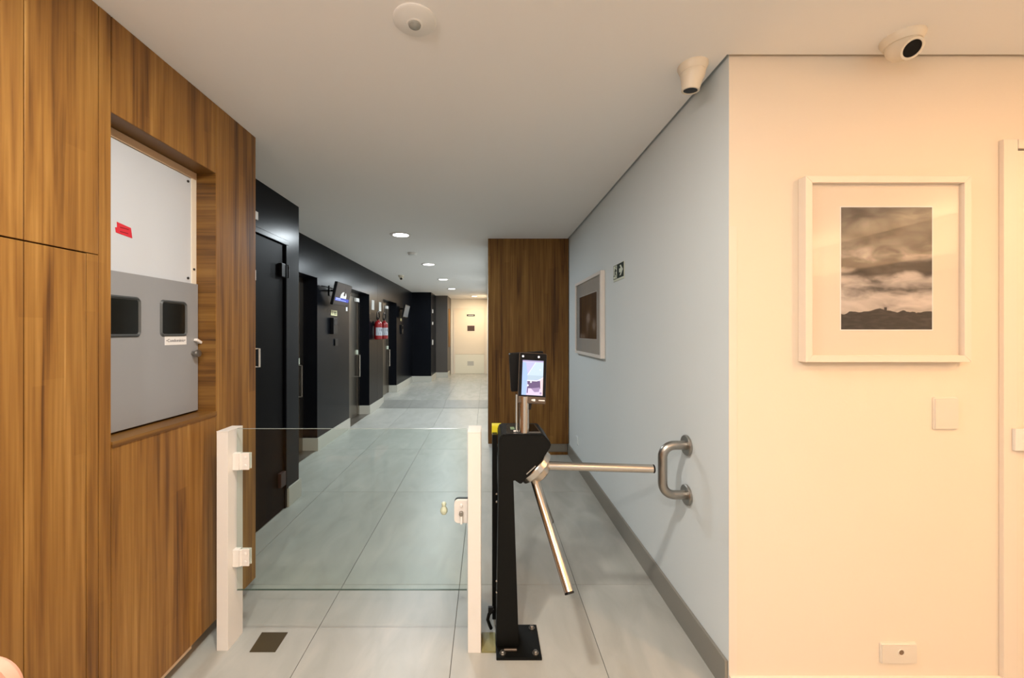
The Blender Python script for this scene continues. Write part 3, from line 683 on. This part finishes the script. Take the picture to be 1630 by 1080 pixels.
# ------------------------------------------------------------------ pictures
def cloud_mat():
    m, nt, b = base_mat('landscape_print')
    g = nt.nodes.new('ShaderNodeNewGeometry'); s = nt.nodes.new('ShaderNodeSeparateXYZ'); nt.links.new(g.outputs['Position'], s.inputs[0])
    zz = math_node(nt, 'DIVIDE', math_node(nt, 'SUBTRACT', s.outputs[2], 1.41), .467)
    def noise(sx_, sz_, det, off, dist=.4):
        c = nt.nodes.new('ShaderNodeCombineXYZ'); nt.links.new(math_node(nt, 'MULTIPLY', s.outputs[0], sx_), c.inputs[0]); nt.links.new(math_node(nt, 'MULTIPLY', s.outputs[2], sz_), c.inputs[1]); c.inputs[2].default_value = off
        n = nt.nodes.new('ShaderNodeTexNoise'); n.inputs['Scale'].default_value = 1; n.inputs['Detail'].default_value = 7; n.inputs['Distortion'].default_value = dist; nt.links.new(c.outputs[0], n.inputs['Vector']); return n.outputs['Fac']
    warp = math_node(nt, 'ADD', zz, math_node(nt, 'MULTIPLY', math_node(nt, 'SUBTRACT', noise(7, 13, 7, 1.0), .5), .24))
    band = ramp(nt, warp, [(.0, (.03, .03, .03)), (.16, (.62, .62, .62)), (.25, (.80, .80, .80)), (.31, (.34, .34, .34)), (.36, (.62, .62, .62)), (.43, (.50, .50, .50)), (.48, (.07, .07, .07)), (.55, (.08, .08, .08)), (.61, (.42, .42, .42)), (.68, (.20, .20, .20)), (.78, (.07, .07, .07)), (.90, (.17, .17, .17)), (1.0, (.12, .12, .12))])
    mx = nt.nodes.new('ShaderNodeMix'); mx.data_type = 'RGBA'; mx.blend_type = 'OVERLAY'; mx.inputs[0].default_value = .92
    nt.links.new(band, mx.inputs[6]); nt.links.new(ramp(nt, noise(9, 22, 8, 5.0, .6), [(.34, (.10, .10, .10)), (.66, (.9, .9, .9))]), mx.inputs[7])
    hill = math_node(nt, 'ADD', .135, math_node(nt, 'MULTIPLY', math_node(nt, 'SUBTRACT', noise(13, 0, 3, 2.0), .42), .14))
    tower = math_node(nt, 'MULTIPLY', math_node(nt, 'LESS_THAN', math_node(nt, 'ABSOLUTE', math_node(nt, 'SUBTRACT', s.outputs[0], 1.522)), .0055), math_node(nt, 'LESS_THAN', zz, .182))
    land = math_node(nt, 'MAXIMUM', math_node(nt, 'LESS_THAN', zz, hill), tower)
    m2 = nt.nodes.new('ShaderNodeMix'); m2.data_type = 'RGBA'; nt.links.new(land, m2.inputs[0]); nt.links.new(mx.outputs[2], m2.inputs[6])
    nt.links.new(ramp(nt, noise(30, 90, 5, 3.0), [(.45, (.006, .006, .006)), (.8, (.09, .09, .09))]), m2.inputs[7])
    tint = nt.nodes.new('ShaderNodeMix'); tint.data_type = 'RGBA'; tint.blend_type = 'MULTIPLY'; tint.inputs[0].default_value = 1; tint.inputs[7].default_value = (.62, .57, .53, 1)
    nt.links.new(m2.outputs[2], tint.inputs[6]); nt.links.new(tint.outputs[2], b.inputs['Base Color']); b.inputs['Roughness'].default_value = .6
    return m
fx0, fx1, fz0, fz1 = 1.2035, 1.830, 1.286, 1.991; fw, fd = .026, .037
pf = thing('framed_picture', 'white framed cloudy landscape print on the cream lit wall', 'picture', ((fx0+fx1)/2, YF, fz0))
Y0 = YF-.0015
def frame4(parent, m, f):
    for pts in f:
        bm = bmesh.new(); vs = pts
        prism(bm, vs[0], vs[1], vs[2], vs[3]); bmesh.ops.bevel(bm, geom=list(bm.edges), offset=.0012, segments=1, affect='EDGES'); obj('frame_side', bm, m, parent)
a, b, c, d = (fx0, fz0), (fx1, fz0), (fx1, fz1), (fx0, fz1)
ai, bi, ci, di = (fx0+fw, fz0+fw), (fx1-fw, fz0+fw), (fx1-fw, fz1-fw), (fx0+fw, fz1-fw)
frame4(pf, 'frame_white', [([a, b, bi, ai], 'y', Y0-fd, Y0), ([b, c, ci, bi], 'y', Y0-fd, Y0), ([c, d, di, ci], 'y', Y0-fd, Y0), ([d, a, ai, di], 'y', Y0-fd, Y0)])
bx('passe_partout', 'mat_board', pf, fx0+fw-.001, fx1-fw+.001, Y0-.018, Y0-.004, fz0+fw-.001, fz1-fw+.001)
bx('mat_bevel', 'white_paper', pf, 1.349, 1.704, Y0-.0186, Y0-.0181, 1.406, 1.881)
bx('print', cloud_mat(), pf, 1.353, 1.700, Y0-.0193, Y0-.0187, 1.410, 1.877)
bx('glass_pane', 'picture_glass', pf, fx0+fw+.0005, fx1-fw-.0005, Y0-.0265, Y0-.0245, fz0+fw+.0005, fz1-fw-.0005)

def dark_print():
    m, nt, b = base_mat('dark_figure_print')
    g = nt.nodes.new('ShaderNodeNewGeometry'); s = nt.nodes.new('ShaderNodeSeparateXYZ'); nt.links.new(g.outputs['Position'], s.inputs[0])
    def gauss(cy, cz, sy_, sz_):
        a_ = math_node(nt, 'POWER', math_node(nt, 'DIVIDE', math_node(nt, 'SUBTRACT', s.outputs[1], cy), sy_), 2)
        b_ = math_node(nt, 'POWER', math_node(nt, 'DIVIDE', math_node(nt, 'SUBTRACT', s.outputs[2], cz), sz_), 2)
        return math_node(nt, 'POWER', 2.718, math_node(nt, 'MULTIPLY', math_node(nt, 'ADD', a_, b_), -1))
    n = nt.nodes.new('ShaderNodeTexNoise'); n.inputs['Scale'].default_value = 14; n.inputs['Detail'].default_value = 5; nt.links.new(g.outputs['Position'], n.inputs['Vector'])
    t_ = math_node(nt, 'ADD', gauss(3.62, 1.53, .07, .045), math_node(nt, 'ADD', math_node(nt, 'MULTIPLY', gauss(3.66, 1.44, .05, .06), .6), math_node(nt, 'ADD', math_node(nt, 'MULTIPLY', gauss(3.43, 1.46, .07, .05), .8), math_node(nt, 'MULTIPLY', gauss(3.85, 1.36, .12, .03), .7))))
    t_ = math_node(nt, 'MULTIPLY', t_, math_node(nt, 'MULTIPLY', n.outputs['Fac'], 1.7))
    nt.links.new(ramp(nt, t_, [(0, (.026, .015, .009)), (.25, (.10, .07, .052)), (.7, (.36, .30, .26))]), b.inputs['Base Color']); b.inputs['Roughness'].default_value = .5
    return m
p2 = thing('framed_picture', 'white framed dark brown print on the grey corridor wall', 'picture', (XR, 3.65, 1.19))
y0, y1, z0, z1 = 3.186, 4.115, 1.188, 1.891; X0 = XR-.0005; fd = .035
a, b, c, d = (y0, z0), (y1, z0), (y1, z1), (y0, z1)
ai, bi, ci, di = (y0+fw, z0+fw), (y1-fw, z0+fw), (y1-fw, z1-fw), (y0+fw, z1-fw)
frame4(p2, 'white_metal', [([a, b, bi, ai], 'x', X0-fd, X0), ([b, c, ci, bi], 'x', X0-fd, X0), ([c, d, di, ci], 'x', X0-fd, X0), ([d, a, ai, di], 'x', X0-fd, X0)])
bx('passe_partout', 'mat_grey', p2, X0-.020, X0-.004, y0+fw-.001, y1-fw+.001, z0+fw-.001, z1-fw+.001)
bx('mat_bevel', 'white_paper', p2, X0-.0206, X0-.0201, 3.345, 3.975, 1.335, 1.745)
bx('print', dark_print(), p2, X0-.0213, X0-.0207, 3.350, 3.970, 1.340, 1.740)
bx('glass_pane', 'picture_glass', p2, X0-.030, X0-.028, y0+fw+.0005, y1-fw-.0005, z0+fw+.0005, z1-fw-.0005)

# ------------------------------------------------------------------ exit sign with running man and arrow
es = thing('exit_sign', 'dark green emergency exit sign with running man and right arrow', 'sign', (XR, 2.85, 1.83))
bx('sign_board', 'sign_glow', es, XR-.004, XR-.0005, 2.735, 2.96, 1.768, 1.886)
bx('green_field', 'green', es, XR-.0052, XR-.0041, 2.738, 2.957, 1.783, 1.883)
def sign_art(name, pts, k=0):
    bm = flat(pts, .0001+.0001*k, .0008+.0002*k); return obj(name, bm, 'sign_glow' if not k else 'green', es, xf=face_x(-1, (XR-.0052, 2.8475, 1.833)))
sign_art('arrow', [(.018, .014), (.050, .014), (.030, .036), (.056, .036), (.098, .0), (.056, -.036), (.030, -.036), (.050, -.014), (.018, -.014)])
sign_art('doorway', [(-.103, -.046), (-.030, -.046), (-.030, .046), (-.103, .046)])
sign_art('running_man', [(-.083, .004), (-.068, .026), (-.054, .026), (-.044, .010), (-.034, .010), (-.034, .004), (-.048, .002), (-.052, .008), (-.058, -.006), (-.046, -.018), (-.050, -.040), (-.058, -.040), (-.056, -.022), (-.070, -.012), (-.078, -.030), (-.100, -.030), (-.100, -.022), (-.084, -.022), (-.070, .012), (-.076, .0)], 1)
sign_art('running_man_head', disc_pts(-.054, .036, .008), 1)

# plates on the walls
def plate(name, label, cat, b, bev=.003): return tag(bx(name, 'cream_plastic', None, *b, bev=bev), label, cat)
pl_m = mat('ivory_plate', (.70, .64, .55), .35); M['cream_plastic'] = M['cream_plastic']
sp = bmesh.new(); prism(sp, rounded(1.721, 1.818, 1.023, 1.150, .008), 'y', YF-.0105, YF-.0013); bmesh.ops.bevel(sp, geom=[e for e in sp.edges if e.verts[0].co.y < YF-.008 and e.verts[1].co.y < YF-.008], offset=.005, segments=3, affect='EDGES')
tag(obj('blank_plate', sp, pl_m, smooth=True), 'blank ivory wall plate below the landscape picture', 'wall plate')
so = thing('wall_socket', 'low horizontal ivory wall plate with a round hole near the floor', 'socket', (1.5875, YF, .12))
sp = bmesh.new(); prism(sp, rounded(1.517, 1.658, .121, .201, .006), 'y', YF-.0100, YF-.0013); bmesh.ops.bevel(sp, geom=[e for e in sp.edges if e.verts[0].co.y < YF-.008 and e.verts[1].co.y < YF-.008], offset=.004, segments=3, affect='EDGES')
obj('plate', sp, pl_m, so, smooth=True)
hm = bmesh.new(); lathe(hm, [(.0135, 0), (.0125, .0018), (.0105, .0018), (.0095, .0002)], (1.594, YF-.0100, .167), Vector((0, 0, 1)).rotation_difference(Vector((0, -1, 0))), 24); obj('hole_rim', hm, pl_m, so, smooth=True)
hm = bmesh.new(); cyl(hm, (1.594, YF-.0099, .167), (0, -1, 0), .0004, .0095, n=20); obj('hole', hm, mat('socket_hole', (.20, .13, .08), .8), so)
sp = bmesh.new(); prism(sp, rounded(4.12, 4.20, .235, .325, .012), 'x', XR-.009, XR-.0005); bmesh.ops.bevel(sp, geom=[e for e in sp.edges if e.verts[0].co.x < XR-.008 and e.verts[1].co.x < XR-.008], offset=.004, segments=2, affect='EDGES')
tag(obj('wall_outlet', sp, 'wall_side', smooth=True), 'small grey outlet plate low on the corridor wall near the walnut pier', 'socket')

# ------------------------------------------------------------------ screens by the lifts
def tv(y0, y1, name, label, on):
    t = thing(name, label, 'screen', (-2.0, (y0+y1)/2, 1.87), 'information screens by the lifts')
    L = y1-y0
    # local frame: x along +y (screen width, seen from +x side), y up, z normal
    ang = math.atan2(.06, .275)
    up = Vector((math.sin(ang), 0, math.cos(ang))); nr = Vector((math.cos(ang), 0, -math.sin(ang))); rt = Vector((0, 1, 0))
    Mx = Matrix(((rt.x, up.x, nr.x, -1.845), (rt.y, up.y, nr.y, (y0+y1)/2), (rt.z, up.z, nr.z, 1.875), (0, 0, 0, 1)))
    h = .145
    bm = bmesh.new(); prism(bm, rounded(-L/2, L/2, -h, h, .012), 'z', -.035, 0); bmesh.ops.bevel(bm, geom=list(bm.edges), offset=.003, segments=2, affect='EDGES'); cs = obj('case', bm, 'black_plastic', t, smooth=True, xf=Mx)
    def a_(nm, pts, k, m): obj(nm, flat(pts, .0002*k, .0002*k+.0004), m, cs, xf=Mx)
    if on:
        a_('screen', [(-L/2+.015, -h+.018), (L/2-.015, -h+.018), (L/2-.015, h-.012), (-L/2+.015, h-.012)], 1, emit('screen_brown', (.055, .045, .040), .7))
        a_('screen_picture', [(-.23, -.085), (.24, -.085), (.24, -.045), (-.23, -.045)], 2, emit('screen_blue', (.05, .08, .55), .7))
        a_('screen_picture', [(-.08, -.043), (.13, -.043), (.13, -.005), (.10, .025), (.03, .040), (-.03, .030), (-.07, .0)], 3, emit('screen_white', (.8, .82, .8), .7))
        a_('screen_picture', [(.02, .0), (.05, -.015), (.08, .0), (.075, .06), (.05, .11), (.035, .06)], 4, emit('screen_dark', (.03, .02, .02), 1.0))
        a_('screen_picture', [(-.21, -.060), (-.05, -.060), (-.05, -.052), (-.21, -.052)], 5, emit('screen_text', (.5, .6, .95), 1.0))
        a_('screen_picture', [(-.21, -.076), (.15, -.076), (.15, -.069), (-.21, -.069)], 5, emit('screen_text', (.35, .45, .9), 1.0))
    else:
        a_('screen', [(-L/2+.015, -h+.018), (L/2-.015, -h+.018), (L/2-.015, h-.012), (-L/2+.015, h-.012)], 1, mat('reflection_grey_screen', (.16, .17, .18), .2))  # grey base colour stands for the ceiling reflected in the dark screen
    bm = bmesh.new(); yc = (y0+y1)/2
    tube(bm, [(-2.0, yc-.02, 1.93), (-1.93, yc-.02, 1.93), (-1.865, yc-.02, 1.88)], .012, 8); box(bm, -2.0+.0005, -1.99, yc-.07, yc+.03, 1.86, 1.99)
    obj('bracket', bm, 'black_plastic', t)
    bm = bmesh.new(); tube(bm, [(-1.985, y0-.07, 1.955), (-1.95, y0-.06, 1.95), (-1.88, y0+.06, 1.93)], .006, 6); obj('power_cable', bm, 'black_plastic', t)
tv(4.89, 5.42, 'television', 'lit screen with a blue banner, tilted out from the dark wall by the first lift', True)
tv(8.98, 9.50, 'television', 'grey switched off screen far along the dark wall by the third lift', False)

# call panels, small signs, switch
XW = -2.0
def call(y, z, k, label):
    t = thing('call_panel', label, 'intercom', (XW, y, z), 'call panels by the lifts')
    bx('case', 'black_plastic', t, XW+.0005, XW+.045, y-.07, y+.07, z-.105, z+.105, bev=.006)
    bx('display', 'black_gloss', t, XW+.045, XW+.047, y-.05, y+.05, z+.01, z+.08)
call(5.20, 1.48, 0, 'black call panel under the yellow sign by the lit screen'); call(9.35, 1.46, 1, 'black call panel on the far pier under the grey screen')
ls = thing('lift_sign', 'small pale yellow sign above the nearer black call panel', 'sign', (XW, 5.18, 1.65))
bx('board', 'sign_yellow', ls, XW+.0005, XW+.004, 5.15, 5.36, 1.615, 1.685)
text_mesh('sign_mark', '2', .06, 'ink', ls, face_x(1, (XW+.0042, 5.20, 1.65)))
bx('sign_line', 'ink', ls, XW+.004, XW+.005, 5.25, 5.33, 1.652, 1.662); bx('sign_line', 'ink', ls, XW+.004, XW+.005, 5.25, 5.33, 1.634, 1.642)
ls2 = tag(bx('lift_sign', 'sign_yellow', None, XW+.0005, XW+.004, 9.28, 9.42, 1.66, 1.72), 'tiny pale yellow sign above the far black call panel', 'sign')
tag(bx('wall_switch', 'black_plastic', None, XW+.0005, XW+.014, 5.27, 5.37, 1.22, 1.31, bev=.003), 'small black button plate below the nearer call panel', 'switch')
tag(bx('wall_notice', 'white_paper', None, XW+.0005, XW+.003, 5.70, 5.76, 1.70, 1.84), 'narrow white notice at the edge of the pier beside the second lift', 'sign')

# fire extinguishers
def ext(y, label, rr=.068):
    x = XW+.085; z = 1.27
    t = thing('fire_extinguisher', label, 'fire extinguisher', (x, y, z), 'red fire extinguishers by the second lift')
    bm = bmesh.new(); lathe(bm, [(0, .004), (rr*.8, 0), (rr, .012), (rr, .26), (rr*.85, .30), (rr*.45, .325), (.018, .335), (.018, .35), (0, .35)], (x, y, z), None, 24); obj('cylinder', bm, 'red_paint', t, smooth=True)
    bm = bmesh.new(); n = 14
    ring0 = []; ring1 = []
    for i in range(n+1):
        th = math.radians(-110+150*i/n); ring0.append(bm.verts.new((x+rr*1.01*math.cos(th), y+rr*1.01*math.sin(th), z+.07))); ring1.append(bm.verts.new((x+rr*1.01*math.cos(th), y+rr*1.01*math.sin(th), z+.21)))
    for i in range(n): bm.faces.new((ring0[i], ring0[i+1], ring1[i+1], ring1[i]))
    lbw = obj('label_sheet', bm, mat('extinguisher_label', (.36, .38, .42), .5), t, smooth=True)
    for (a0, a1, zz0, zz1) in ((-55, -25, .15, .19), (-20, -8, .14, .19), (-70, -35, .085, .12)):
        md = bmesh.new(); vs = []
        for th, zz in ((a0, zz0), (a1, zz0), (a1, zz1), (a0, zz1)):
            vs.append(md.verts.new((x+rr*1.03*math.cos(math.radians(th)), y+rr*1.03*math.sin(math.radians(th)), z+zz)))
        md.faces.new(vs); obj('label_print', md, 'grey_ink', lbw)
    bm = bmesh.new(); box(bm, x-.012, x+.012, y-.03, y+.03, z+.35, z+.375, bev=.003); tube(bm, [(x, y-.03, z+.385), (x, y+.055, z+.40)], .007, 8); tube(bm, [(x, y-.02, z+.365), (x, y+.06, z+.365)], .007, 8)
    obj('valve', bm, 'black_plastic', t, smooth=True)
    bm = bmesh.new(); tube(bm, [(x+.01, y-.02, z+.36)]+[tuple(p) for p in arc((x+.02, y-.075, z+.40), (0, 1, 0), (0, 0, 1), .085, -10, 215, 12)], .010, 8); obj('hose', bm, 'black_plastic', t, smooth=True)
    bx('wall_bracket', 'black_plastic', t, XW+.0005, XW+.018, y-.02, y+.02, z+.24, z+.32)
ext(7.08, 'nearer red fire extinguisher hanging on the dark wall'); ext(7.50, 'further red fire extinguisher, half behind the nearer one')
for y, l in ((7.05, 'white notice above the nearer fire extinguisher'), (7.52, 'white notice above the further fire extinguisher')):
    tag(bx('wall_notice', 'mat_grey', None, XW+.0005, XW+.004, y-.075, y+.075, 1.79, 1.96), l, 'sign')

# ------------------------------------------------------------------ chair corner at the lower left
ch = thing('plastic_chair', 'salmon plastic chair whose rounded back corner shows at the lower left', 'chair', (-1.02, .5, 0))
bk = bmesh.new(); prism(bk, rounded(-1.215, -.810, .50, .836, .065, n=8), 'y', .675, .715); bmesh.ops.bevel(bk, geom=[e for e in bk.edges if abs(e.verts[0].co.y-e.verts[1].co.y) < 1e-5], offset=.012, segments=3, affect='EDGES'); obj('backrest', bk, 'salmon', ch, smooth=True)
bx('seat', 'salmon', ch, -1.215, -.810, .28, .70, .43, .46, bev=.012)
for x in (-1.19, -.835):
    for y in (.31, .68):
        b_ = bmesh.new(); cyl(b_, (x, y, 0), (0, 0, 1), .435 if y < .5 else .56, .014, n=12); obj('leg', b_, 'steel_dark', ch, smooth=True)
